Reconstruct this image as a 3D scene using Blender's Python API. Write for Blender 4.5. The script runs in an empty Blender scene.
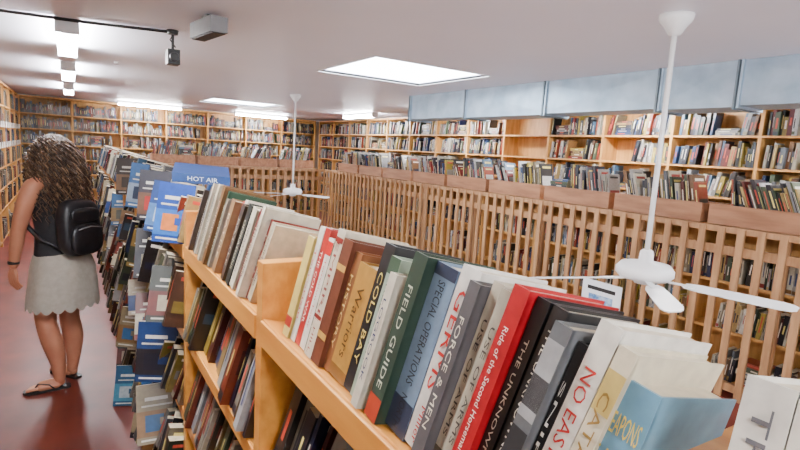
import bpy, math, random
from mathutils import Vector, Matrix
random.seed(7)
V=Vector
def lin(c):
    out=[]
    for x in c[:3]:
        x=x/255.0
        out.append(x/12.92 if x<=0.04045 else ((x+0.055)/1.055)**2.4)
    return (out[0],out[1],out[2],1.0)
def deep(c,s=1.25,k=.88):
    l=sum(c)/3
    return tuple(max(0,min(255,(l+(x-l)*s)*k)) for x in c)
# ---------------------------------------------------------------- materials
def mat(name,col,rough=0.5,metal=0.0,col2=None,scale=(4,4,4),emit=None,estr=0,bump=0.0,coat=0.0,detail=4,spec=None):
    m=bpy.data.materials.new(name); m.use_nodes=True
    nt=m.node_tree; b=nt.nodes['Principled BSDF']
    b.inputs['Base Color'].default_value=lin(col)
    b.inputs['Roughness'].default_value=rough
    b.inputs['Metallic'].default_value=metal
    if coat: b.inputs['Coat Weight'].default_value=coat
    if spec is not None: b.inputs['Specular IOR Level'].default_value=spec
    if emit:
        b.inputs['Emission Color'].default_value=lin(emit); b.inputs['Emission Strength'].default_value=estr
    if col2:
        tc=nt.nodes.new('ShaderNodeTexCoord'); mp=nt.nodes.new('ShaderNodeMapping')
        mp.inputs['Scale'].default_value=scale
        nz=nt.nodes.new('ShaderNodeTexNoise'); nz.inputs['Scale'].default_value=1.0; nz.inputs['Detail'].default_value=detail
        cr=nt.nodes.new('ShaderNodeValToRGB')
        cr.color_ramp.elements[0].position=0.35; cr.color_ramp.elements[1].position=0.65
        cr.color_ramp.elements[0].color=lin(col); cr.color_ramp.elements[1].color=lin(col2)
        nt.links.new(tc.outputs['Object'],mp.inputs['Vector']); nt.links.new(mp.outputs['Vector'],nz.inputs['Vector'])
        nt.links.new(nz.outputs['Fac'],cr.inputs['Fac']); nt.links.new(cr.outputs['Color'],b.inputs['Base Color'])
        if bump:
            bp=nt.nodes.new('ShaderNodeBump'); bp.inputs['Strength'].default_value=bump; bp.inputs['Distance'].default_value=0.01
            nt.links.new(nz.outputs['Fac'],bp.inputs['Height']); nt.links.new(bp.outputs['Normal'],b.inputs['Normal'])
    return m
def attr_mat(name,rough,wear=False):
    m=bpy.data.materials.new(name); m.use_nodes=True; nt=m.node_tree
    b=nt.nodes['Principled BSDF']; a=nt.nodes.new('ShaderNodeVertexColor'); a.layer_name='Col'
    b.inputs['Roughness'].default_value=rough
    if wear:
        tc=nt.nodes.new('ShaderNodeTexCoord'); nz=nt.nodes.new('ShaderNodeTexNoise'); nz.inputs['Scale'].default_value=45; nz.inputs['Detail'].default_value=6
        mr=nt.nodes.new('ShaderNodeMapRange'); mr.inputs['From Min'].default_value=.3; mr.inputs['From Max'].default_value=.7; mr.inputs['To Min'].default_value=.78; mr.inputs['To Max'].default_value=1.06
        mx=nt.nodes.new('ShaderNodeVectorMath'); mx.operation='SCALE'
        nt.links.new(tc.outputs['Object'],nz.inputs['Vector']); nt.links.new(nz.outputs['Fac'],mr.inputs['Value'])
        nt.links.new(a.outputs['Color'],mx.inputs[0]); nt.links.new(mr.outputs['Result'],mx.inputs['Scale'])
        nt.links.new(mx.outputs['Vector'],b.inputs['Base Color'])
    else: nt.links.new(a.outputs['Color'],b.inputs['Base Color'])
    return m
M_WOOD=mat('pine_wood',(218,152,68),0.38,col2=(192,124,48),scale=(30,2.5,22),coat=0.15)
M_WOOD2=mat('wall_case_wood',(204,152,84),0.5,col2=(176,124,62),scale=(22,22,3))
M_RAIL=mat('railing_wood',(174,132,92),0.5,col2=(142,102,68),scale=(25,25,2.5))
M_BIN=mat('bin_wood',(164,116,84),0.5,col2=(136,92,64),scale=(25,3,20))
M_BOOK=attr_mat('book_covers',0.36,True)
M_CEIL=mat('ceiling_paint',(240,239,250),0.4,col2=(237,236,248),scale=(1.5,1.5,1.5))
M_WALL=mat('wall_paint',(206,200,194),0.8,col2=(198,192,186),scale=(3,3,3))
M_FLOOR=mat('red_floor_paint',(106,40,28),0.45,col2=(82,30,22),scale=(3,3,3),bump=0.05)
M_GFLOOR=mat('ground_floor_tiles',(215,215,220),0.4,col2=(200,200,206),scale=(3,3,3))
M_WHITE=mat('white_enamel',(228,228,228),0.35,col2=(222,222,224),scale=(5,5,5))
M_DUCT=mat('galvanised_steel',(176,196,212),0.42,0.5,col2=(148,170,190),scale=(5,5,5),detail=8)
M_FLANGE=mat('duct_flange_steel',(130,144,154),0.45,0.5,col2=(106,120,130),scale=(8,8,8))
M_TUBE=mat('fluorescent_tube',(255,255,255),0.5,emit=(250,250,252),estr=265)
M_SKY=mat('skylight_diffuser',(255,255,255),0.5,emit=(236,245,255),estr=22)
M_BLACK=mat('black_plastic',(24,24,26),0.45,col2=(30,30,32),scale=(9,9,9))
M_GREY=mat('grey_plastic',(120,120,122),0.5,col2=(110,110,112),scale=(9,9,9))
M_PAPER=mat('poster_paper',(236,240,244),0.6,col2=(228,234,240),scale=(4,4,4))

# ---------------------------------------------------------------- mesh buffer
class Buf:
    def __init__(s): s.v=[];s.f=[];s.c=[];s.m=[];s.s=[]
    def face(s,pts,col=(1,1,1,1),mi=0,sm=False):
        n=len(s.v); s.v+= [tuple(p) for p in pts]; s.f.append(tuple(range(n,n+len(pts)))); s.c.append(col); s.m.append(mi); s.s.append(sm)
    def box(s,o,a,b,c,col=(1,1,1,1),mi=0,cols=None):
        o=V(o);a=V(a);b=V(b);c=V(c)
        n=len(s.v)
        for k in (0,1):
            for j in (0,1):
                for i in (0,1):
                    s.v.append(tuple(o+a*i+b*j+c*k))
        fs=[(0,2,3,1),(4,5,7,6),(0,1,5,4),(2,6,7,3),(0,4,6,2),(1,3,7,5)] # -c +c -b +b -a +a
        fl = a.cross(b).dot(c)<0
        for q,f in enumerate(fs):
            f=tuple(n+i for i in (reversed(f) if fl else f))
            s.f.append(f); s.c.append(cols[q] if cols else col); s.m.append(mi); s.s.append(False)
    def abox(s,x0,y0,z0,x1,y1,z1,mi=0,col=(1,1,1,1)):
        s.box((x0,y0,z0),(x1-x0,0,0),(0,y1-y0,0),(0,0,z1-z0),col,mi)
    def rings(s,rings,col=(1,1,1,1),mi=0,cap=True,closed=True,sm=True,cols=None):
        n=len(s.v); m=len(rings[0])
        for r in rings: s.v+=[tuple(p) for p in r]
        for i in range(len(rings)-1):
            for j in range(m if closed else m-1):
                k=(j+1)%m
                s.f.append((n+i*m+j,n+i*m+k,n+(i+1)*m+k,n+(i+1)*m+j)); s.c.append(cols[i] if cols else col); s.m.append(mi); s.s.append(sm)
        if cap:
            s.f.append(tuple(n+j for j in reversed(range(m)))); s.c.append(col); s.m.append(mi); s.s.append(False)
            q=n+(len(rings)-1)*m
            s.f.append(tuple(q+j for j in range(m))); s.c.append(col); s.m.append(mi); s.s.append(False)
    def lathe(s,o,prof,seg=24,axis='Z',col=(1,1,1,1),mi=0):
        R=[]
        for r,z in prof:
            ring=[]
            for j in range(seg):
                a=2*math.pi*j/seg
                if axis=='Z': p=(o[0]+r*math.cos(a),o[1]+r*math.sin(a),o[2]+z)
                elif axis=='Y': p=(o[0]+r*math.cos(a),o[1]+z,o[2]+r*math.sin(a))
                else: p=(o[0]+z,o[1]+r*math.cos(a),o[2]+r*math.sin(a))
                ring.append(p)
            R.append(ring)
        s.rings(R,col,mi)
    def tube(s,pts,rad,seg=6,col=(1,1,1,1),mi=0,cols=None):
        R=[]; pts=[V(p) for p in pts]
        up=V((0.13,0.21,0.97))
        for i,p in enumerate(pts):
            t=(pts[min(i+1,len(pts)-1)]-pts[max(i-1,0)]).normalized()
            x=t.cross(up)
            if x.length<1e-3: x=t.cross(V((1,0,0)))
            x.normalize(); y=t.cross(x)
            r=rad[i] if isinstance(rad,(list,tuple)) else rad
            R.append([p+(x*math.cos(2*math.pi*j/seg)+y*math.sin(2*math.pi*j/seg))*r for j in range(seg)])
        s.rings(R,col,mi)
    def obj(s,name,mats,parent=None,bevel=0):
        me=bpy.data.meshes.new(name); me.from_pydata(s.v,[],s.f)
        for m in mats: me.materials.append(m)
        me.polygons.foreach_set('material_index',s.m)
        me.polygons.foreach_set('use_smooth',s.s)
        ca=me.color_attributes.new('Col','FLOAT_COLOR','CORNER')
        d=[]
        for f,c in zip(s.f,s.c): d+=list(c)*len(f)
        ca.data.foreach_set('color',d)
        me.update()
        o=bpy.data.objects.new(name,me); bpy.context.collection.objects.link(o)
        if parent: o.parent=parent
        if bevel:
            bm=o.modifiers.new('bevel','BEVEL'); bm.width=bevel; bm.segments=2; bm.limit_method='ANGLE'
        return o
def empty(name):
    e=bpy.data.objects.new(name,None); bpy.context.collection.objects.link(e); return e

# ---------------------------------------------------------------- text
_tc={}
def text_geo(t):
    if t in _tc: return _tc[t]
    cu=bpy.data.curves.new('t','FONT'); cu.body=t; cu.size=1; cu.resolution_u=2; cu.fill_mode='FRONT'
    ob=bpy.data.objects.new('t',cu); bpy.context.collection.objects.link(ob)
    dg=bpy.context.evaluated_depsgraph_get(); me=ob.evaluated_get(dg).to_mesh()
    vs=[tuple(v.co) for v in me.vertices]; fs=[tuple(p.vertices) for p in me.polygons]
    ob.evaluated_get(dg).to_mesh_clear()
    bpy.data.objects.remove(ob,do_unlink=True); bpy.data.curves.remove(cu)
    xs=[v[0] for v in vs]; ys=[v[1] for v in vs]
    cx=(min(xs)+max(xs))/2; cy=(min(ys)+max(ys))/2; w=max(xs)-min(xs); h=max(ys)-min(ys)
    vs=[((v[0]-cx)/w,(v[1]-cy)/h) for v in vs]
    _tc[t]=(vs,fs); return _tc[t]
def put_text(buf,t,center,u,v,w,h,col,mi=0):
    vs,fs=text_geo(t); n=len(buf.v); center=V(center)
    for x,y in vs: buf.v.append(tuple(center+u*(x*w)+v*(y*h)))
    for f in fs:
        buf.f.append(tuple(n+i for i in f)); buf.c.append(col); buf.m.append(mi); buf.s.append(False)

# ---------------------------------------------------------------- books
PAL=[(236,232,222),(214,206,186),(24,24,28),(36,34,40),(32,42,72),(60,86,130),(130,40,36),(92,36,34),(90,58,40),(130,96,62),
     (42,62,48),(84,98,76),(196,170,116),(56,60,68),(104,108,114),(200,178,90),(230,228,226),(86,118,144),(30,28,26),(154,142,118),(180,176,170),
     (54,50,48),(204,198,182),(156,70,46),(38,36,46),(206,208,212),(24,30,44)]
PAGE=lin((200,188,162)); PAGE2=lin((180,168,140))
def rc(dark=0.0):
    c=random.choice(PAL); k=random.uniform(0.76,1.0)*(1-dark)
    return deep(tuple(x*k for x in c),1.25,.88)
def simple_book(buf,o,T,H,D,t,h,d,c=None,mi=0,cover=False,dark=0):
    """o = bottom/front(spine)/T-min corner ; T along shelf, H up, D inward"""
    c=c or rc(dark); L=lin(c)
    a=T*t; b=H*h; dd=D*d
    buf.box(o,a,b,dd,cols=[L,PAGE2,PAGE2,PAGE,L,L],mi=mi)
    lum=sum(c)/3
    lc=lin(random.choice([(226,220,206),(210,192,110),(190,70,50)]) if lum<120 else random.choice([(30,30,34),(130,40,36),(40,56,100)]))
    e=-D*0.0012
    h0=random.uniform(.25,.4); h1=random.uniform(.6,.88); w0=random.uniform(.3,.42)
    p=V(o)+e
    buf.face([p+T*t*w0+H*h*h0,p+T*t*(1-w0)+H*h*h0,p+T*t*(1-w0)+H*h*h1,p+T*t*w0+H*h*h1],lc,mi)
    if random.random()<.35:
        c2=lin(rc(dark)); 
        buf.face([p+H*h*.04,p+T*t+H*h*.04,p+T*t+H*h*.16,p+H*h*.16],c2,mi)
    if cover:
        for sgn in (0,1):
            q=V(o)+(T*(t+.0012) if sgn else T*-.0012)
            c2=lin(rc(dark)); y0=random.uniform(.12,.45); y1=y0+random.uniform(.15,.35)
            buf.face([q+D*d*.1+H*h*y0,q+D*d*.9+H*h*y0,q+D*d*.9+H*h*y1,q+D*d*.1+H*h*y1],c2,mi)
            buf.face([q+D*d*.15+H*h*.84,q+D*d*.85+H*h*.84,q+D*d*.85+H*h*.91,q+D*d*.15+H*h*.91],lc,mi)
def stack(buf,o,T,D,n,mi=0,dark=0):
    """a pile of books lying flat, spines outward; returns the height"""
    z=0; Z=V((0,0,1))
    for i in range(n):
        t=random.uniform(.018,.04); h=random.uniform(.19,.23)
        simple_book(buf,V(o)+Z*z+T*random.uniform(0,.012)+D*random.uniform(0,.012),Z,T,D,t,h,.15,mi=mi,dark=dark); z+=t+.0006
    return z
def row(buf,start,T,D,length,z,hmin=.17,hmax=.25,fill=1.0,lean=0,jit=.012,cover=False,yaw=0,tmin=.015,tmax=.045,mi=0,hcap=.27,dark=0,inset=.02,piles=0,tilt=0):
    """fill a shelf with books. T direction along. lean>0: top leans toward -T; tilt>0: shelf slopes down to the back"""
    x=0.004; T=V(T);D=V(D);Z=V((0,0,1)); end=length*fill
    z0=V((0,0,z))
    if tilt:
        tr=math.radians(tilt); D0=D; D=D0*math.cos(tr)-Z*math.sin(tr); Z=Z*math.cos(tr)+D0*math.sin(tr)
    L=0
    grp=0
    while True:
        if grp<=0:
            grp=random.randint(5,14); L=math.radians(lean+random.choice([0,0,2,5,random.uniform(0,9)]))
        grp-=1
        if piles and random.random()<piles and x+.27<end:
            x+=.004; stack(buf,V(start)+T*x+D*inset+V((0,0,z+.001)),T,D,random.randint(3,6),mi,dark); x+=.25; grp=0; continue
        t=random.uniform(tmin,tmax); h=min(random.uniform(hmin,hmax),hcap); d=random.uniform(.7,.85)*h*.85
        step=t/math.cos(L)
        if x+step>end-.006: break
        H=Z*math.cos(L)-T*math.sin(L); TT=T*math.cos(L)+Z*math.sin(L)
        DD=D
        if yaw and random.random()<.45:
            a=math.radians(random.uniform(-yaw,yaw)); R=Matrix.Rotation(a,3,'Z'); DD=R@D; TT=R@TT; H=R@H
        o=V(start)+T*x+D*(inset+random.uniform(-jit,jit))+z0
        if x<math.sin(L)*h: # avoid passing through upright
            H=Z;TT=T;step=t
        simple_book(buf,o,TT,H,DD,t,h,d,mi=mi,cover=cover,dark=dark)
        x+=step+.0008
        if random.random()<.03: x+=random.uniform(.02,.08); grp=0
TILT=13.0
def hero_book(buf,y,x,z,t,h,d,lean,c,title=None,tc=(20,20,20),sub=None,band=None,horiz=False,tw=.62,th=.4,push=0):
    """spine faces -X on a shelf sloping down to the back; pivot at the -Y bottom edge"""
    a=math.radians(lean); c=deep(c,1.15,.92); q=math.radians(TILT)
    D=V((math.cos(q),0,-math.sin(q))); HN=V((math.sin(q),0,math.cos(q))); Y=V((0,1,0))
    T=Y*math.cos(a)+HN*math.sin(a); H=HN*math.cos(a)-Y*math.sin(a)
    o=V((x,y,z))+D*push; L=lin(c); bt=.0022
    buf.box(o,T*bt,H*h,D*d,L); buf.box(o+T*(t-bt),T*bt,H*h,D*d,L)
    buf.box(o-D*.0015,T*t,H*h,D*.0045,L)
    buf.box(o+T*bt+H*.004+D*.003,T*(t-2*bt),H*(h-.008),D*(d-.008),cols=[PAGE]*6)
    n=-D*.0022
    if band:
        for (h0,h1,bc) in band:
            p=o+n+T*.0003; buf.face([p+H*h*h0,p+T*(t-.0006)+H*h*h0,p+T*(t-.0006)+H*h*h1,p+H*h*h1],lin(deep(bc,1.15,.95)))
    n=-D*.0030
    if title:
        if horiz:
            for i,w in enumerate(title.split()):
                put_text(buf,w,o+n+T*t*.5+H*h*(.80-.17*i),-T,H,t*.84,h*.10,lin(tc))
        else:
            put_text(buf,title,o+n+T*t*.5+H*h*(.6 if sub else .5),-H,-T,h*tw,t*th,lin(tc))
    if sub:
        put_text(buf,sub,o+n+T*t*.5+H*h*.13,-H,-T,h*.2,t*.28,lin(tc))
    return o+T*t

# ---------------------------------------------------------------- bookcase
def case(buf,o,T,D,nb,bw,depth,levels,top,mi=0,th=.022,up=.03,zbase=0,back=True,upx=0):
    o=V(o);T=V(T);D=V(D);Z=V((0,0,1)); Lg=nb*bw
    for i in range(nb+1):
        buf.box(o+T*(i*bw-up/2)+Z*zbase,T*up,D*depth,Z*(top-zbase+upx),mi=mi)
    for i in range(nb):
        for z in levels:
            buf.box(o+T*(i*bw+up/2)+Z*(z-th)+D*.004,T*(bw-up),D*(depth-.006),Z*th,mi=mi)
        if back: buf.box(o+T*(i*bw+up/2)+Z*zbase+D*(depth-.014),T*(bw-up),D*.01,Z*(top-zbase),mi=mi)
        if not upx: buf.box(o+T*(i*bw+up/2)+Z*(top-.03)+D*.004,T*(bw-up),D*(depth-.006),Z*.03,mi=mi)
LV=[.08,.52,.83,1.14,1.45,1.76,2.07]
# ================================================================ ROOM
CE=2.45; GZ=-2.7; XL=-1.16; XR=5.92; YF=13.62; YB=-3.0
b=Buf()
AX0,AX1,AY0,AY1=1.12,4.18,-1.5,9.42
b.abox(XL,YB,-.25,AX0,YF,0); b.abox(AX1,YB,-.25,XR,YF,0); b.abox(AX0,YB,-.25,AX1,AY0,0); b.abox(AX0,AY1,-.25,AX1,YF,0)
b.obj('floor',[M_FLOOR])
b=Buf(); b.abox(XL,YB,GZ-.1,XR,YF,GZ); b.obj('ground_floor',[M_GFLOOR])
b=Buf(); b.abox(XL-.1,YB,GZ,XL,YF,CE); b.obj('wall_left',[M_WALL])
b=Buf(); b.abox(XR,YB,GZ,XR+.1,YF,CE); b.obj('wall_right',[M_WALL])
b=Buf(); b.abox(XL-.1,YF,GZ,XR+.1,YF+.1,CE); b.obj('wall_far',[M_WALL])
b=Buf(); b.abox(XL-.1,YB-.1,GZ,XR+.1,YB,.4); b.abox(XL-.1,YB-.1,2.35,XR+.1,YB,CE)
b.abox(XL-.1,YB-.1,.4,-1.0,YB,2.35); b.abox(5.5,YB-.1,.4,XR+.1,YB,2.35); b.obj('wall_back',[M_WALL])  # wide opening left in the wall so world light gives frontal fill
b=Buf()
for x in (-1.0,1.15,3.3,5.44): b.abox(x,YB-.08,.4,x+.06,YB-.02,2.35)
b.abox(-1.0,YB-.08,.4,5.5,YB-.02,.46); b.abox(-1.0,YB-.08,2.29,5.5,YB-.02,2.35); b.obj('added_fill_window_1',[M_WHITE])  # unseen frame added around the fill-light opening behind the camera
# ceiling with two skylight openings
SK=[(2.08,3.28,3.76,4.92),(2.12,3.36,9.55,10.7)]
b=Buf(); ct=CE+.12
x0=XL-.1;x1=XR+.1
ys=[YB-.1,3.76,4.92,9.55,10.7,YF+.1]
b.abox(x0,ys[0],CE,x1,ys[1],ct); b.abox(x0,ys[2],CE,x1,ys[3],ct); b.abox(x0,ys[4],CE,x1,ys[5],ct)
for s in SK:
    b.abox(x0,s[2],CE,s[0],s[3],ct); b.abox(s[1],s[2],CE,x1,s[3],ct)
b.obj('ceiling',[M_CEIL])
for s in SK:
    b=Buf(); b.abox(s[0],s[2],CE+.03,s[1],s[3],CE+.06,0)
    f=.012; z0=CE-.004
    b.abox(s[0]-f,s[2]-f,z0,s[1]+f,s[2],CE+.02,1); b.abox(s[0]-f,s[3],z0,s[1]+f,s[3]+f,CE+.02,1)
    b.abox(s[0]-f,s[2],z0,s[0],s[3],CE+.02,1); b.abox(s[1],s[2],z0,s[1]+f,s[3],CE+.02,1)
    b.obj('skylight',[M_SKY,M_WHITE])

# ---------------------------------------------------------------- wall bookcases
RX=5.6
b=Buf(); y0=2.46-.88*6
case(b,(RX,y0,0),(0,1,0),(1,0,0),18,.88,.3,LV,2.40); b.obj('tall_bookcase',[M_WOOD2])
b=Buf()
for i in range(18):
    ys_=y0+.88*i
    for k,z in enumerate(LV):
        fill=random.choice([1,1,1,1,.97,.9])
        if 5.0<ys_<5.5: fill=random.choice([0,.35,.45])
        if 3.3<ys_<3.5 and k==5: fill=.55
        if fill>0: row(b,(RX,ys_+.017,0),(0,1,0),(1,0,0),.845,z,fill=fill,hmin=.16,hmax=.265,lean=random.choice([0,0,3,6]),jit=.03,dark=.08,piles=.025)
b.obj('row_of_books',[M_BOOK])
b=Buf(); case(b,(-.87,13.3,0),(1,0,0),(0,1,0),7,.924,.3,LV,2.42); b.obj('tall_bookcase',[M_WOOD2])
b=Buf()
for i in range(7):
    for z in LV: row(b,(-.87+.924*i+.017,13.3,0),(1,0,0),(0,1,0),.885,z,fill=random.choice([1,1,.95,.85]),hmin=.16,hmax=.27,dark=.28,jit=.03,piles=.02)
b.obj('row_of_books',[M_BOOK])
b=Buf(); case(b,(-.86,-1.3,0),(0,1,0),(-1,0,0),15,.97,.29,LV,2.42); b.obj('tall_bookcase',[M_WOOD2])
b=Buf()
for i in range(15):
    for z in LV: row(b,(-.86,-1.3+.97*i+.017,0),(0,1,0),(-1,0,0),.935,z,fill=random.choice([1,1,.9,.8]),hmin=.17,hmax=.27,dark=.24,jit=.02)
for i in range(9,15):
    for z in (1.45,1.76):
        for j in range(3):
            yy=-1.3+.97*i+.1+j*.3
            b.box((-.856,yy,z-.03),(0,.14,0),(0,0,.09),(.003,0,0),lin((235,235,230)))
b.obj('row_of_books',[M_BOOK])
# ---------------------------------------------------------------- atrium railings
def rail(name,p0,p1,pitch=.14,w=.05,top=1.295):
    b=Buf(); p0=V((p0[0],p0[1],0)); p1=V((p1[0],p1[1],0)); T=(p1-p0); L=T.length; T.normalize(); N=T.cross(V((0,0,1))); Z=V((0,0,1))
    b.box(p0-N*.03+Z*(top-.045),T*L,N*.06,Z*.045); b.box(p0-N*.015+Z*(top-.215),T*L,N*.03,Z*.07); b.box(p0-N*.02+Z*.05,T*L,N*.04,Z*.06)
    n=int(L/pitch)
    for i in range(n+1):
        p=p0+T*(i*pitch)
        b.box(p+N*.02,T*w,N*.022,Z*(top-.005))
        if i%8==0: b.box(p-N*.042,T*w,N*.022,Z*(top-.045))
    b.obj(name,[M_RAIL])
rail('slatted_railing',(4.22,9.45),(4.22,-1.5))
rail('slatted_railing',(1.14,9.47),(4.18,9.47))
rail('slatted_railing',(1.05,-1.5),(1.05,9.45),top=1.06)
rail('slatted_railing',(1.14,-1.55),(4.18,-1.55))
# low bookcases behind railing, with bins on top
LW=[.08,.48,.86]
b=Buf(); case(b,(4.30,-1.3,0),(0,1,0),(1,0,0),12,.88,.27,LW,1.29); b.obj('low_bookcase',[M_WOOD2])
b=Buf()
for i in range(12):
    for z in LW: row(b,(4.30,-1.3+.88*i+.017,0),(0,1,0),(1,0,0),.845,z,fill=random.choice([1,.9,.8]),hmin=.15,hmax=.26,tmin=.012,tmax=.035,piles=.02)
b.obj('row_of_books',[M_BOOK])
b=Buf(); case(b,(1.12,9.56,0),(1,0,0),(0,1,0),3,1.0,.27,LW,1.29); b.obj('low_bookcase',[M_WOOD2])
b=Buf()
for i in range(3):
    for z in LW: row(b,(1.12+1.0*i+.017,9.56,0),(1,0,0),(0,1,0),.965,z,fill=random.choice([1,.9,.8]),hmin=.15,hmax=.26)
b.obj('row_of_books',[M_BOOK])
def bin_(o,T,D,w,dp=.27,h=.15):
    b=Buf(); o=V(o);T=V(T);D=V(D);Z=V((0,0,1)); t=.016
    b.box(o,T*w,D*dp,Z*t); b.box(o+Z*t,T*w,D*t,Z*(h-t)); b.box(o+Z*t+D*(dp-t),T*w,D*t,Z*(h-t))
    b.box(o+Z*t+D*t,T*t,D*(dp-2*t),Z*(h-t)); b.box(o+Z*t+D*t+T*(w-t),T*t,D*(dp-2*t),Z*(h-t))
    b.box(o+Z*(h-.004)-D*.004,T*w,D*(t+.006),Z*.008)
    # raised slatted floor inside the bin
    b.box(o+Z*(t+.045)+T*t+D*t,T*(w-2*t),D*(dp-2*t),Z*.01)
    base=t+.056
    x=t+.006
    tilt=math.radians(random.uniform(8,26)); pile=random.random()<.4
    lim=w-.13-(.2 if pile else 0)
    while x<lim:
        tt=random.uniform(.012,.036); hh=random.uniform(.22,.33)
        H=Z*math.cos(tilt)+T*math.sin(tilt)*.6; H.normalize(); TT=T
        simple_book(b,o+Z*base+D*random.uniform(.02,.06)+T*x,TT,H,D,tt,hh,random.uniform(.14,.19),mi=1,cover=True)
        x+=tt+.002
        if random.random()<.12: x+=.02; tilt=math.radians(random.uniform(6,40))
    if pile: stack(b,o+Z*base+D*.04+T*(w-.26),T,D,random.randint(6,9),mi=1)
    return b.obj('book_bin',[M_BIN,M_BOOK])
yb=-1.25
while yb<9.0:
    w=random.choice([.80,.82,.78]); bin_((4.29,yb,1.296),(0,1,0),(1,0,0),w); yb+=w+.06
xb=1.15
while xb<3.9:
    bin_((xb,9.57,1.296),(1,0,0),(0,1,0),.68); xb+=.73
# sign on the railing
b=Buf(); b.abox(4.165,2.76,.29+.0,4.172,3.18,.62,0)
b.box((4.1635,2.84,.36),(0,.26,0),(0,0,.13),(.001,0,0),mi=1); b.box((4.1635,2.82,.53),(0,.3,0),(0,0,.035),(.001,0,0),mi=2)
b.obj('poster',[M_PAPER,mat('poster_blue',(70,120,180),.6,col2=(180,200,220),scale=(20,20,20)),M_BLACK])

# ---------------------------------------------------------------- ground level bookcases (seen only from above)
for xx in (1.6,3.4):
    b=Buf(); case(b,(xx,0,0),(0,1,0),(1,0,0),8,.9,.28,[GZ+.1,GZ+.5,GZ+.9,GZ+1.3],GZ+1.7,zbase=GZ)
    b.obj('tall_bookcase',[M_WOOD2])
    b=Buf()
    for i in range(8):
        for z in (.1,.5,.9,1.3): row(b,(xx,.9*i+.02,0),(0,1,0),(1,0,0),.86,GZ+z)
    b.obj('row_of_books',[M_BOOK])

# ================================================================ near bookcase (sloping display shelves)
NX=.335; ND=.26; EDG=.205; BW=.860; TZ=1.336
NL=[.09,.40,.71,1.02]
b=Buf()
n0=-2; nb=11
ya=EDG+BW*n0
T=V((0,1,0));D=V((1,0,0));Z=V((0,0,1))
q=math.radians(TILT); DT=V((math.cos(q),0,-math.sin(q))); HT=V((math.sin(q),0,math.cos(q)))
for i in range(nb+1):
    yy=ya+BW*i-.02
    b.box((NX,yy,0),T*.04,D*ND,Z*1.455)
for i in range(nb):
    yy=ya+BW*i+.02; L=BW-.04
    o=V((NX+.002,yy,TZ))-HT*.022
    b.box(o,T*L,DT*(ND-.02),HT*.022)
    b.box((NX-.004,yy,TZ-.058),T*L,D*.018,Z*.054)
    for z in NL:
        b.box(V((NX+.002,yy,z))-HT*.02,T*L,DT*(ND-.02),HT*.02)
        b.box((NX-.002,yy,z-.045),T*L,D*.014,Z*.042)
    b.box((NX+ND-.012,yy,0),T*L,D*.01,Z*(TZ-.02))
b.obj('pine_bookcase',[M_WOOD],bevel=.002)
b=Buf()
for i in range(nb):
    yy=ya+BW*i+.021; L=BW-.042
    far = i>=4   # bays with covers poking out
    for z in NL:
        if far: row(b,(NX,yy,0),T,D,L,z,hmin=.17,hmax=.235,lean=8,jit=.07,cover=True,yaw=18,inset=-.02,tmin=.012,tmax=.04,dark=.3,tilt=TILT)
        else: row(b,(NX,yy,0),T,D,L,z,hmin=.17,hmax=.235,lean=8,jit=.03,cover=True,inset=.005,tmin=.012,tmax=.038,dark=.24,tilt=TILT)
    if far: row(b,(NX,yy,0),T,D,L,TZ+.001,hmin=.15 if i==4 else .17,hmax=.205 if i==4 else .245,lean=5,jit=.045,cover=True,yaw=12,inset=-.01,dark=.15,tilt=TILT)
def faceout(buf,x0,y,z,w,h,c,tilt,title=None,tc=(240,240,240),c2=None,yaw=0,c3=None,roll=0):
    a=math.radians(tilt); R=Matrix.Rotation(math.radians(yaw),3,'Z')@Matrix.Rotation(math.radians(roll),3,'Y')
    H=R@V((0,math.sin(a),math.cos(a))); N=R@V((0,math.cos(a),-math.sin(a))); X=R@V((1,0,0))
    o=V((x0,y,z)); L=lin(c)
    buf.box(o,X*w,N*.022,H*h,cols=[PAGE2,PAGE,L,L,L,PAGE])
    def q(u0,u1,v0,v1,cc,k=1): 
        pp=o-N*.001*k; buf.face([pp+X*w*u0+H*h*v0,pp+X*w*u1+H*h*v0,pp+X*w*u1+H*h*v1,pp+X*w*u0+H*h*v1],lin(cc))
    if c2: q(0.0,1,.12,.55,c2)
    if c3: q(.2,.65,.2,.48,c3,2); q(.55,.9,.3,.42,c,3)
    q(.1,.7,.05,.08,(200,196,185))
    q(.12,.86,.62,.65,(190,186,176)); q(.2,.75,.72,.78,(200,196,186))
    if title: put_text(buf,title,o-N*.0015+X*w*.5+H*h*.88,X,H,w*.5,h*.05,lin(tc))
faceout(b,.235,2.00,TZ+.004,.125,.215,(16,54,126),12,None,(230,230,230),(36,92,160),-24,(186,104,46),5)
faceout(b,.235,2.24,TZ+.004,.135,.205,(26,52,100),14,None,(30,60,120),(70,106,150),-30,(160,170,184),7)
faceout(b,.24,2.55,TZ+.002,.14,.225,(36,36,44),8,None,(210,200,170),(86,60,44),-18,(140,36,30),3)
faceout(b,.235,3.05,TZ+.002,.15,.235,(48,82,124),8,None,(240,240,240),(120,134,150),-26,(40,50,70),6)
faceout(b,.235,3.7,TZ+.002,.16,.23,(50,42,38),8,None,(240,240,240),(110,84,60),-18,(50,40,34))
cols=[(120,108,84),(22,46,88),(38,42,34),(116,84,48),(28,24,28),(86,34,28),(32,76,118),(18,18,30),(166,154,132),(104,82,40)]
k=0
rr=random.Random(5)
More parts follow.
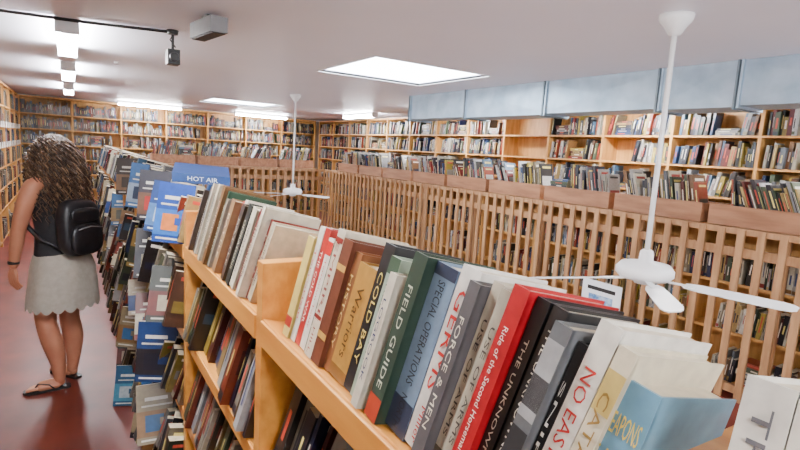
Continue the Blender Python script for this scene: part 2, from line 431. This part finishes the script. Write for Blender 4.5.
for yb_,zs in ((2.2,(.40,.71,1.02)),(2.6,(.09,1.02,.71,.40)),(3.0,(.09,.71,1.02)),(3.4,(.40,.71)),(3.9,(.09,1.02)),(4.4,(.40,.71,1.02)),(5.0,(.71,1.02)),(5.8,(.40,1.02))):
    for z in zs:
        w_=rr.uniform(.14,.18)
        faceout(b,.335-rr.uniform(.08,.14),yb_+rr.uniform(-.15,.15),z+.006,w_,rr.uniform(.2,.25),cols[k%10],rr.uniform(8,24),None,(210,200,170),cols[(k+3)%10],rr.uniform(-45,-5),cols[(k+6)%10],rr.uniform(-2,9)); k+=1
faceout(b,.19,3.55,.004,.16,.25,(24,72,104),18,None,(240,240,240),(60,120,144),-22,(160,170,176))
b.obj('row_of_books',[M_BOOK])
# wide book lying on top
b=Buf()
R=Matrix.Rotation(math.radians(-12),3,'Z'); o=V((.325,2.14,1.541)); BL=lin((20,54,106))
b.box(o,R@V((.21,0,-.012)),R@V((0,.2,0.03)),(0,0,.036),cols=[BL,BL,BL,PAGE,PAGE,PAGE])
put_text(b,'HOT AIR',o+R@V((.11,-.002,.012)),R@V((1,0,-.057)),V((0,0,1)),.11,.017,lin((205,212,225)))
b.obj('atlas_book',[M_BOOK])
# hero row on top shelf
b=Buf()
HB=[ # thickness,height,depth,colour,title,tcol,sub,band
(.022,.20,.13,(206,184,112),None,None,None,[(.1,.2,(160,50,40))]),
(.016,.225,.14,(232,226,212),'Terrorism',(190,40,36),None,None),
(.018,.225,.14,(168,44,40),'THE COLD WAR',(240,230,210),None,None),
(.018,.21,.14,(228,222,212),'Terrorism Today',(190,40,36),None,[(.85,.97,(190,40,36))]),
(.012,.20,.14,(60,90,70),'SCOUT',(230,220,190),None,None),
(.022,.232,.15,(216,204,182),'EMPIRE',(130,40,34),'HILL',[(.3,.33,(130,40,34)),(.9,.94,(130,40,34))]),
(.026,.22,.145,(98,56,40),None,None,None,[(.75,.8,(190,150,80)),(.2,.25,(190,150,80))]),
(.018,.205,.14,(130,86,56),'HISTORY',(220,190,120),None,None),
(.044,.19,.135,(166,126,64),'Warriors',(80,50,24),None,[(.0,.1,(120,84,40))]),
(.024,.235,.15,(26,26,30),'COLD BAY',(210,190,100),None,None),
(.022,.22,.15,(160,176,158),'REDCOATS',(30,60,40),None,[(.88,1,(60,80,64))]),
(.014,.20,.145,(214,206,188),'LOGBOOK',(40,50,90),None,None),
(.012,.225,.145,(236,232,222),'RECON',(60,60,60),None,None),
(.024,.238,.15,(42,58,48),'FIELD GUIDE',(210,210,190),None,[(.0,.14,(160,60,40))]),
(.036,.232,.15,(120,140,160),'SPECIAL OPERATIONS',(20,22,30),'NORTH',[(.0,.2,(40,48,66)),(.93,1,(40,48,66))]),
(.036,.24,.155,(238,234,226),'GERMS',(190,36,34),'Miller',None),
(.022,.228,.15,(84,82,84),'FORCE & MEN',(226,220,200),None,None),
(.021,.235,.15,(196,188,170),'USE OF ARMS',(60,54,50),None,[(.0,.12,(90,80,66))]),
(.021,.231,.15,(178,172,156),'USE OF ARMS',(60,54,50),None,[(.0,.12,(90,80,66))]),
(.026,.24,.155,(160,26,36),'Ride of the Second Horseman',(240,226,214),None,None),
(.020,.235,.15,(20,20,22),'THE UNKNOWNS',(214,206,186),None,None),
(.022,.232,.15,(28,28,30),'THE UNKNOWNS',(214,206,186),'Patrick',None),
(.024,.22,.15,(100,102,104),None,(210,210,208),None,[(.3,.5,(44,44,46)),(.55,.92,(160,160,160)),(.6,.75,(70,70,72))]),
(.011,.21,.145,(20,20,22),'SNIPER',(226,222,212),None,None),
(.027,.235,.155,(236,231,220),'NO EASY DAY',(170,36,34),None,[(.0,.04,(180,34,34))]),
(.021,.220,.15,(224,214,188),'CATARACT',(140,108,50),None,[(.72,.9,(196,174,110))]),
(.046,.192,.13,(110,152,174),'WEAPONS FAIL',(220,192,76),None,[(.42,.47,(214,186,70)),(.0,.2,(60,96,120))]),
]
n=len(HB); ig=15
s1=(.945-.515)/sum(h[0] for h in HB[:ig]); s2=(.475-.236)/sum(h[0] for h in HB[ig+1:])
y=.945
for i,(t,h,d,c,ti,tcx,sub,band) in enumerate(HB):
    if i<ig: t*=s1*.985
    elif i>ig: t*=s2*.975
    lean=2.5+ (i/(n-1))**1.5*9
    if i==n-1: lean=7
    y-= t/math.cos(math.radians(lean))+.0004
    push={n-2:.006,n-1:.012}.get(i,random.uniform(-.006,.016))
    hero_book(b,y,NX+.004,TZ+.001,t,h,d,lean,c,ti,tcx or (0,0,0),sub,band,horiz=(ti=='WEAPONS FAIL'),tw=.62 if ti not in('GERMS',) else .55,th=.52 if ti in('GERMS','NO EASY DAY','CATARACT') else random.uniform(.3,.42),push=push)
y=.158
for (t,h,c,ti,tcx) in [(.030,.232,(230,226,216),'TRANSFORM',(96,96,100)),(.036,.228,(226,220,208),'STORM',(120,60,50)),(.034,.225,(216,208,192),'MARINES',(60,60,80)),(.03,.22,(140,50,46),'SIEGE',(240,230,200)),(.03,.23,(30,30,34),'NIGHT',(240,230,200)),(.04,.24,(200,190,170),'ARMIES',(40,40,40))]:
    y-=t+.001
    hero_book(b,y,NX+.006,TZ+.001,t,h,.15,0,c,ti,tcx,tw=.85)
# bay beyond the first upright
y=EDG+2*BW-.03
HC=[(190,60,42),(40,66,106),(228,220,206),(60,50,44),(166,132,66),(30,36,34),(206,198,178),(96,34,34),(56,76,58),(216,208,190),(136,44,38),(200,188,164),(26,26,30),(110,78,48),(46,72,56),(154,142,128),(36,36,42),(140,110,80)]
i=0
while y>EDG+BW+.13:
    t=random.uniform(.012,.034); h=random.uniform(.19,.245); lean=6+random.uniform(-.2,.2)+ (.2*i)
    y-=t/math.cos(math.radians(lean))+.001
    c=HC[i%len(HC)]; lum=sum(c)/3
    hero_book(b,y,NX+.004,TZ+.001,t,h,h*.62,lean,c,random.choice(['SOLDIER','WARFARE','THE GENERAL','BATTLE','PATTON','OPERATIONS','COMMAND']),(225,216,186) if lum<130 else (40,36,50),push=random.uniform(-.02,.015))
    i+=1
b.obj('row_of_books',[M_BOOK])

# ================================================================ ceiling services
def fixture(cx,cy,along,L=1.25,w=120):
    b=Buf(); hw=.07
    if along=='Y':
        b.abox(cx-.05,cy-L/2,CE-.035,cx+.05,cy+L/2,CE-.001,0)
        b.abox(cx-hw,cy-L/2-.01,CE-.10,cx+hw,cy-L/2,CE-.001,0); b.abox(cx-hw,cy+L/2,CE-.10,cx+hw,cy+L/2+.01,CE-.001,0)
        for s in (-1,1): b.lathe((cx+s*.05,cy-L/2,CE-.078),[(.015,0),(.015,L)],8,'Y',mi=1)
    else:
        b.abox(cx-L/2,cy-.05,CE-.035,cx+L/2,cy+.05,CE-.001,0)
        b.abox(cx-L/2-.01,cy-hw,CE-.10,cx-L/2,cy+hw,CE-.001,0); b.abox(cx+L/2,cy-hw,CE-.10,cx+L/2+.01,cy+hw,CE-.001,0)
        for s in (-1,1): b.lathe((cx-L/2,cy+s*.05,CE-.078),[(.015,0),(.015,L)],8,'X',mi=1)
    o=b.obj('fluorescent_light',[M_WHITE,M_TUBE])
    ld=bpy.data.lights.new('tube_glow','AREA'); ld.shape='RECTANGLE'; ld.energy=w; ld.color=(.99,.985,.98)
    ld.size=.04 if along=='Y' else L*.95; ld.size_y=L*.95 if along=='Y' else .04
    lo=bpy.data.objects.new('tube_glow',ld); lo.location=(cx,cy,CE-.07); bpy.context.collection.objects.link(lo); lo.parent=o
for cy in (4.85,7.35,10.2,-1.2): fixture(.0,cy,'Y',w=8)
fixture(0.0,1.6,'Y',w=8)
for cy in (9.6,6.6,3.6,.6): fixture(5.0,cy,'Y',w=8)
fixture(1.5,12.75,'X',w=3); fixture(3.95,12.75,'X',w=3)
# an unseen extra tube over the well, added behind the viewer for light
fixture(2.6,-.9,'X',w=8)
# unseen lamps added under the mezzanine; light bounces off ground floor to ceiling
for cy in (0.5,4.0,7.5):
    b=Buf(); b.abox(.2,cy-.6,-.33,.6,cy+.6,-.252)
    o=b.obj('added_bounce_lamp',[M_WHITE])
    ld=bpy.data.lights.new('bounce_lamp_glow','AREA'); ld.shape='RECTANGLE'; ld.energy=170; ld.size=.36; ld.size_y=1.1; ld.color=(.93,.96,1)
    lo=bpy.data.objects.new('bounce_lamp_glow',ld); lo.location=(.4,cy,-.335); bpy.context.collection.objects.link(lo); lo.parent=o

# duct
b=Buf(); seams=[5.87,4.72,3.55,2.41,1.85,.7,-.45,-1.6,-2.9]
for i in range(len(seams)-1):
    y1_,y0_=seams[i],seams[i+1]; e=.010*(i%2)
    b.abox(3.8-e,y0_+.01,2.15-e,4.12+e,y1_-.01,CE-.002)
    ym=(y0_+y1_)/2
    p=[(3.799-e,y0_+.03,2.17),(3.799-e,y1_-.03,2.17),(3.799-e,y1_-.03,CE-.03),(3.799-e,y0_+.03,CE-.03)]; cpt=(3.792-e,ym,2.295)
    for j in range(4): b.face([p[j],p[(j+1)%4],cpt])
for y in seams:
    b.abox(3.772,y-.007,2.122,4.14,y+.007,CE-.001,1)
    b.abox(3.780,y-.03,2.132,4.13,y-.014,CE-.001,0)
b.obj('air_duct',[M_DUCT,M_FLANGE])

# ceiling fans
def fan(x,y,zm,angs):
    b=Buf()
    b.lathe((x,y,0),[(.012,CE-.10),(.03,CE-.095),(.05,CE-.06),(.075,CE-.03),(.08,CE-.001)],24)
    b.lathe((x,y,0),[(.013,zm+.05),(.013,CE-.08)],12)
    b.lathe((x,y,0),[(.02,zm+.11),(.032,zm+.10),(.036,zm+.05),(.12,zm+.035),(.142,zm+.008),(.142,zm-.02),(.12,zm-.042),(.055,zm-.05),(.045,zm-.07),(.01,zm-.075)],32)
    for a in angs:
        a=math.radians(a); u=V((math.cos(a),math.sin(a),0)); w=V((-u.y,u.x,0)); wz=(w*math.cos(.2)+V((0,0,1))*math.sin(.2))
        c=V((x,y,zm-.04))
        b.box(c+u*.12-w*.015,u*.14,w*.03,V((0,0,.006)))
        prof=[(.2,.026),(.26,.04),(.45,.045),(.60,.045),(.64,.036),(.66,.02)]
        R=[]
        for r,h in prof: R.append([c+u*r-wz*h,c+u*r+wz*h,c+u*r+wz*h+V((0,0,.005)),c+u*r-wz*h+V((0,0,.005))])
        b.rings(R,sm=False)
    b.obj('ceiling_fan',[M_WHITE])
fan(2.53,1.56,1.17,(163,-80,-137))
fan(2.8,7.42,1.04,(165,-60,-140))

# cctv + conduit + speaker
b=Buf()
b.tube([(-1.12,4.42,CE-.012),(-.35,4.25,CE-.014),(.1,4.16,CE-.02),(.62,4.05,CE-.014)],.011,8)
b.obj('black_conduit',[M_BLACK])
b=Buf()
b.lathe((.62,4.05,0),[(.035,CE-.03),(.04,CE-.001)],16); b.lathe((.62,4.05,0),[(.01,CE-.14),(.01,CE-.02)],10)
b.tube([(.62,4.05,CE-.03),(.60,4.03,CE-.07),(.635,4.02,CE-.12)],.005,6)
b.abox(.58,3.99,CE-.235,.66,4.10,CE-.135)
b.lathe((.62,3.955,CE-.19),[(.028,0),(.032,.01),(.032,.04)],16,'Y')
b.obj('security_camera',[M_BLACK],bevel=.004)
b=Buf(); R=Matrix.Rotation(math.radians(8),3,'Z')
def rb(o,a,bb,c,mi=0): b.box(V((.72,3.42,0))+R@V(o),R@V(a),R@V(bb),R@V(c),mi=mi)
rb((-.05,-.19,CE-.12),(.10,0,0),(0,.36,0),(0,0,.09)); rb((-.04,.171,CE-.11),(.08,0,0),(0,.004,0),(0,0,.07),1); rb((-.04,-.18,CE-.126),(.08,0,0),(0,.34,0),(0,0,.006),1)
rb((-.02,-.05,CE-.03),(.04,0,0),(0,.1,0),(0,0,.029),1)
b.obj('ceiling_speaker',[M_GREY,M_BLACK],bevel=.004)
b=Buf(); b.lathe((.42,6.2,0),[(.012,CE-.03),(.03,CE-.02),(.01,CE-.018),(.03,CE-.002),(.03,CE-.001)],14); b.obj('fire_sprinkler',[M_WHITE])

# ================================================================ woman
W=empty('woman')
M_SKIN=mat('skin',(190,130,100),.5,col2=(178,116,88),scale=(8,8,8))
M_TOP=mat('black_cotton',(18,18,22),.85,col2=(24,24,28),scale=(30,30,30))
M_SKIRT=mat('grey_skirt_fabric',(176,170,158),.9,col2=(166,160,148),scale=(30,30,30),bump=.1)
M_PACK=mat('backpack_nylon',(16,16,19),.42,col2=(26,26,31),scale=(40,40,40))
M_HAIR=attr_mat('curly_hair',.6)
M_FLIP=mat('flip_flop_rubber',(30,28,28),.6,col2=(38,34,32),scale=(9,9,9))
C=V((-.06,4.06,0)); F=V((-.68,.733,0)).normalized(); Lh=V((-F.y,F.x,0)); Zv=V((0,0,1))
def P(f,l,z): return C+F*(f+.03*max(0,(z-.9)/.5))+Lh*l+Zv*z
def mk_skin(name,chains,mats,parent,sub=2):
    import bmesh
    vs=[];es=[];rs=[];roots=[];key={}
    for ch in chains:
        prev=None
        for (p,r) in ch:
            p=V(p); kk=(round(p.x,5),round(p.y,5),round(p.z,5))
            if kk in key: i=key[kk]
            else:
                i=len(vs); key[kk]=i; vs.append(p); rs.append(r)
                if prev is None: roots.append(i)
            if prev is not None: es.append((prev,i))
            prev=i
    bm=bmesh.new(); lay=bm.verts.layers.skin.verify()
    bv=[bm.verts.new(v) for v in vs]
    for a_,b_ in es: bm.edges.new((bv[a_],bv[b_]))
    for i,v in enumerate(bv):
        r=rs[i]; v[lay].radius=(r,r) if not isinstance(r,tuple) else r
        v[lay].use_root=(i in roots)
    me=bpy.data.meshes.new(name); bm.to_mesh(me); bm.free()
    o=bpy.data.objects.new(name,me); bpy.context.collection.objects.link(o)
    sk=o.modifiers.new('skin','SKIN'); sk.use_smooth_shade=True
    ss=o.modifiers.new('sub','SUBSURF'); ss.levels=sub; ss.render_levels=sub
    for m in mats: me.materials.append(m)
    o.parent=parent
    return o
pel=(P(0,0,.93),.115)
la=V((-.095,3.975,.075)); ra=V((-.02,4.14,.075))
shL=P(-.01,.178,1.375); shR=P(-.01,-.178,1.375)
elL=V((-.282,3.945,1.10)); wrL=V((-.318,3.985,.865))
elR=P(-.03,-.235,1.10); wrR=P(.06,-.245,.87)
chains=[
 [pel,(P(-.005,0,1.06),.105),(P(0,0,1.2),.11),(P(0,0,1.33),.105),(P(-.005,0,1.415),.062),(P(.0,0,1.465),.05),(P(.012,0,1.52),.052)],
 [(P(0,0,1.33),.105),(P(-.005,.1,1.385),.058),(shL,.058),(shL*.5+elL*.5+V((-.006,0,0)),.054),(elL,.043),(elL*.55+wrL*.45,.042),(wrL,.028),(wrL+V((-.004,0,-.03)),.025)],
 [(P(0,0,1.33),.105),(P(-.005,-.1,1.385),.058),(shR,.058),((shR+elR)/2,.054),(elR,.043),(elR*.55+wrR*.45,.042),(wrR,.028),(wrR+V((0,0,-.03)),.025)],
 [pel,(P(0,.09,.86),.098),(V((-.15,4.01,.66)),.088),(V((-.165,4.0,.49)),.066),(V((-.155,3.985,.42)),.062),(V((-.125,3.975,.32)),.070),(V((-.10,3.975,.18)),.048),(la,.036),(V((-.10,3.972,.04)),.036)],
 [pel,(P(0,-.09,.86),.098),(V((-.02,4.13,.66)),.088),(V((-.035,4.14,.49)),.066),(V((-.03,4.14,.42)),.062),(V((-.01,4.135,.32)),.070),(V((-.012,4.14,.18)),.048),(ra,.036),(V((-.03,4.145,.04)),.036)],
]
mk_skin('body',chains,[M_SKIN],W)
def foot(anchor,dirv,name):
    d=V(dirv).normalized(); s=V((-d.y,d.x,0)); h=V((anchor.x,anchor.y,0))
    ch=[[(h-d*.035+Zv*.042,.028),(h+d*.02+Zv*.05,.033),(h+d*.08+Zv*.042,.032),(h+d*.13+Zv*.034,.032)],
        [(h-d*.01+s*.012+Zv*.035,.024),(h+d*.13+s*.022+Zv*.03,.024)],[(h-d*.01-s*.012+Zv*.035,.024),(h+d*.125-s*.022+Zv*.03,.022)]]
    for k,(off,ln,r) in enumerate([(.03,.19,.012),(.012,.185,.0085),(-.003,.178,.008),(-.018,.168,.0078),(-.031,.155,.0075)]):
        ch.append([(h+d*.11+s*off*.8+Zv*.03,r),(h+d*(ln-.02)+s*off+Zv*.032,r),(h+d*ln+s*off+Zv*.026,r*.9)])
    mk_skin(name,ch,[M_SKIN],W)
    b=Buf()
    out=[(-.062,.018),(-.05,.03),(0,.034),(.06,.036),(.12,.046),(.17,.044),(.195,.03),(.203,.01)]
    pts=[h+d*a+s*w for a,w in out]+[h+d*a-s*w for a,w in reversed(out)]
    b.rings([[p+Zv*.001 for p in pts],[p+Zv*.016 for p in pts]],sm=False)
    toe=h+d*.15+s*.016+Zv*.02
    b.tube([toe,h+d*.12+s*.012+Zv*.058,h+d*.06+s*.036+Zv*.05,h+d*.03+s*.036+Zv*.015],.005,6)
    b.tube([toe,h+d*.12+s*.012+Zv*.058,h+d*.06-s*.036+Zv*.045,h+d*.03-s*.036+Zv*.015],.005,6)
    b.obj('flip_flop_'+name,[M_FLIP],W)
foot(la,(-1,-.06,0),'left_foot'); foot(ra,(-.6,.8,0),'right_foot')
def hand(w,side,name):
    inn=-Lh*side; ch=[]
    dn=V((0,0,-1)); w=V(w)
    for k,(o0,ln) in enumerate([(.026,.066),(.009,.074),(-.008,.068),(-.024,.055)]):
        kn=w+dn*(.085-.004*abs(k-1))+F*o0; 
        p1=kn+dn*ln*.42+inn*.006+F*o0*.1; p2=p1+dn*ln*.33+inn*.014; p3=p2+dn*ln*.2+inn*.018
        ch.append([(w+dn*.005+F*o0*.35,.013),(w+dn*.045+F*o0*.8,.0135),(kn,.0105),(p1,.009),(p2,.0082),(p3,.0068)])
    ch.append([(w+dn*.02+F*.012,.013),(w+dn*.045+F*.034+inn*.006,.0125),(w+dn*.075+F*.048+inn*.014,.0095),(w+dn*.098+F*.05+inn*.02,.0078)])
    mk_skin(name,ch,[M_SKIN],W)
hand(wrL+V((-.004,0,-.02)),1,'left_hand'); hand(wrR+V((0,0,-.02)),-1,'right_hand')
# head
b=Buf(); hc=P(.022,0,1.565); R=[]; ns,nr=32,24; cols=[]
sk=lin((198,142,114))
for i in range(nr+1):
    ph=math.pi*i/nr; ring=[]
    zz=-math.cos(ph); rr_=max(math.sin(ph),.02)
    for j in range(ns):
        a=2*math.pi*j/ns; f=math.cos(a)*rr_; l=math.sin(a)*rr_
        wl=.074*(1-.22*max(0,-zz)); df=.094
        x=f*df; y_=l*wl; z_=zz*.115
        if f>0:
            g=lambda cl,cz,sl,sz: math.exp(-((y_-cl)/sl)**2-((z_-cz)/sz)**2)
            x+=.022*g(0,-.022,.011,.018)+.010*g(0,.0,.009,.03)+.008*g(0,-.058,.02,.008)+.010*g(0,-.09,.02,.014)
            x-=.010*g(.031,.006,.016,.012)+.010*g(-.031,.006,.016,.012)
            x+=.005*g(.0,.035,.05,.012)
        ring.append(hc+F*x+Lh*y_+Zv*z_)
    R.append(ring)
b.rings(R)
def ell(buf,c,rf,rl,rz,col,mi=0,n=12):
    RR=[]
    for i in range(n+1):
        ph=math.pi*i/n; r_=max(math.sin(ph),.02)
        RR.append([c+F*rf*r_*math.cos(2*math.pi*j/n)+Lh*rl*r_*math.sin(2*math.pi*j/n)-Zv*rz*math.cos(ph) for j in range(n)])
    buf.rings(RR,col,mi)
M_EYE=mat('eye_white',(235,232,228),.3,col2=(230,228,224),scale=(9,9,9)); M_IRIS=mat('iris',(60,40,28),.3,col2=(50,34,24),scale=(9,9,9)); M_LIP=mat('lips',(168,84,80),.5,col2=(158,78,74),scale=(9,9,9))
for s in (1,-1):
    ell(b,hc+F*.076+Lh*.031*s+Zv*.005,.011,.013,.010,sk,1); ell(b,hc+F*.085+Lh*.031*s+Zv*.005,.004,.0055,.0055,sk,2)
    ell(b,hc+F*-.002+Lh*.074*s+Zv*-.008,.018,.008,.03,sk,0)
    ell(b,hc+F*.083+Lh*.031*s+Zv*.024,.004,.016,.003,sk,2)
ell(b,hc+F*.09-Zv*.055,.010,.022,.004,sk,3); ell(b,hc+F*.088-Zv*.064,.010,.019,.005,sk,3)
b.obj('head',[M_SKIN,M_EYE,M_IRIS,M_LIP],W)
def loft(buf,data,seg=48,mi=0,scal=0,cap=True,ruf=0):
    RR=[]
    for q,(cf,cl,hl,hf,z) in enumerate(data):
        ring=[]
        for j in range(seg):
            a=2*math.pi*j/seg
            k=1+ruf*(1 if q>1 else .3)*math.sin(a*7+1)*.5
            zz=z
            if scal and q==len(data)-1: zz=z-abs(math.sin(a*10))*scal
            ring.append(P(cf+hf*k*math.cos(a),cl+hl*k*math.sin(a),zz))
        RR.append(ring)
    buf.rings(RR,mi=mi,cap=cap)
b=Buf()
loft(b,[(0,0,.178,.135,.86),(0,0,.172,.13,.93),(0,0,.162,.126,1.0),(.0,0,.154,.12,1.08),(.005,0,.16,.128,1.17),(.012,0,.168,.138,1.25),(.005,0,.172,.122,1.32),(-.003,0,.168,.092,1.38),(-.005,0,.13,.07,1.425),(-.005,0,.075,.055,1.445)])
b.obj('tank_top',[M_TOP],W)
b=Buf()
loft(b,[(0,0,.15,.12,.955),(0,0,.18,.145,.90),(-.01,0,.205,.165,.82),(-.01,0,.216,.174,.73),(-.005,0,.226,.182,.65),(-.005,0,.232,.188,.575)],seg=120,scal=.026,cap=False,ruf=.035)
b.obj('scalloped_skirt',[M_SKIRT],W)
# backpack
b=Buf()
def rbx(cf,cl,cz,hf,hl,hz,mi=0,p=4.0,n=20):
    RR=[]
    for i in range(n+1):
        v=-math.pi/2+math.pi*i/n; sv=math.sin(v); cv=math.cos(v)
        e=2/p; z=math.copysign(abs(sv)**e,sv); r=max(abs(cv)**e,.01)
        ring=[]
        for j in range(28):
            a=2*math.pi*j/28; ca=math.cos(a);sa=math.sin(a)
            ring.append(P(cf+hf*r*math.copysign(abs(ca)**e,ca),cl+hl*r*math.copysign(abs(sa)**e,sa),cz+hz*z))
        RR.append(ring)
    b.rings(RR,mi=mi)
rbx(-.175,.02,1.10,.065,.145,.185,p=3.2)
rbx(-.235,.02,1.03,.03,.118,.10,p=3)
rbx(-.235,.02,1.185,.018,.11,.045,p=3)
for s in (1,-1):
    b.tube([P(-.13,.07*s,1.27),P(-.09,.10*s,1.40),P(0,.11*s,1.445),P(.09,.11*s,1.38),P(.14,.12*s,1.26),P(.10,.15*s,1.10),P(-.02,.165*s,1.02),P(-.13,.12*s,.97)],[.02,.022,.022,.022,.02,.016,.014,.012],8)
b.tube([P(-.15,-.02,1.27),P(-.16,-.01,1.32),P(-.16,.04,1.32),P(-.15,.05,1.27)],.008,8)
b.tube([P(-.268,-.075,1.10),P(-.274,.02,1.115),P(-.268,.11,1.10)],.004,6,mi=1)
b.obj('backpack',[M_PACK,M_GREY],W)
b=Buf(); b.lathe((wrL.x,wrL.y,wrL.z),[(.030,0),(.032,.004),(.032,.018),(.030,.022)],20); b.obj('wrist_watch',[M_BLACK],W)
# hair
b=Buf(); rnd=random.Random(3)
HCOL=[(60,40,28),(76,52,36),(96,68,46),(42,29,22),(140,110,80),(84,68,56)]
ell(b,P(-.012,0,1.588),.094,.088,.098,lin((48,33,25)),0,20)
ell(b,P(-.085,-.0,1.45),.062,.115,.17,lin((40,28,21)),0,20)
for s in range(640):
    th=rnd.uniform(-1,1)*math.pi*.83   # angle from back
    el=rnd.uniform(0.0,1.35)
    back=math.cos(th); side=math.sin(th)
    rr_=math.cos(el)
    root=P(-.008-.092*back*rr_,.085*side*rr_,1.592+.095*math.sin(el))
    outd=(-F*back*1.0+Lh*side*1.0).normalized()
    ln=rnd.uniform(.32,.50) if back>-.2 else rnd.uniform(.22,.34)
    rad=rnd.uniform(.008,.018); turns=rnd.uniform(5,9); ph=rnd.uniform(0,6.28)
    spread=rnd.uniform(.03,.10)
    pts=[];N=34
    for i in range(N):
        t=i/(N-1)
        down=ln*(t**1.15); o_=spread*math.sin(min(1,t*1.6)*math.pi/2)*(.6+.4*rr_)+.035*(1-rr_)*math.sin(t*1.5)*2
        base=root+outd*o_-Zv*down*(.55+.45*t if el>.7 else 1)
        base+= -F*.03*t
        a=ph+turns*2*math.pi*t; r=rad*min(1,t*5+.2)
        base+=(F*math.cos(a)+Lh*math.sin(a))*r+Zv*math.sin(a*1.0)*r*.5
        pts.append(base)
    c=HCOL[rnd.randrange(len(HCOL))]
    b.tube(pts,[.0042*(1-.5*i/(N-1)) for i in range(N)],4,col=lin(c))
b.obj('curly_hair',[M_HAIR],W)

# ================================================================ world + camera
w=bpy.data.worlds.new('World'); bpy.context.scene.world=w; w.use_nodes=True
bg=w.node_tree.nodes['Background']; bg.inputs['Color'].default_value=(.84,.92,1,1); bg.inputs['Strength'].default_value=5.0
cd=bpy.data.cameras.new('Camera'); cam=bpy.data.objects.new('Camera',cd); bpy.context.collection.objects.link(cam)
cd.sensor_width=36; cd.lens=23.4; cd.clip_start=.02
fw=V((.533,.835,-.1369)).normalized(); r=V((.8457,-.530,.0593)); r=(r-fw*r.dot(fw)).normalized(); u=r.cross(fw)
M=Matrix(((r.x,u.x,-fw.x,0),(r.y,u.y,-fw.y,0),(r.z,u.z,-fw.z,1.7),(0,0,0,1)))
cam.matrix_world=M
bpy.context.scene.camera=cam
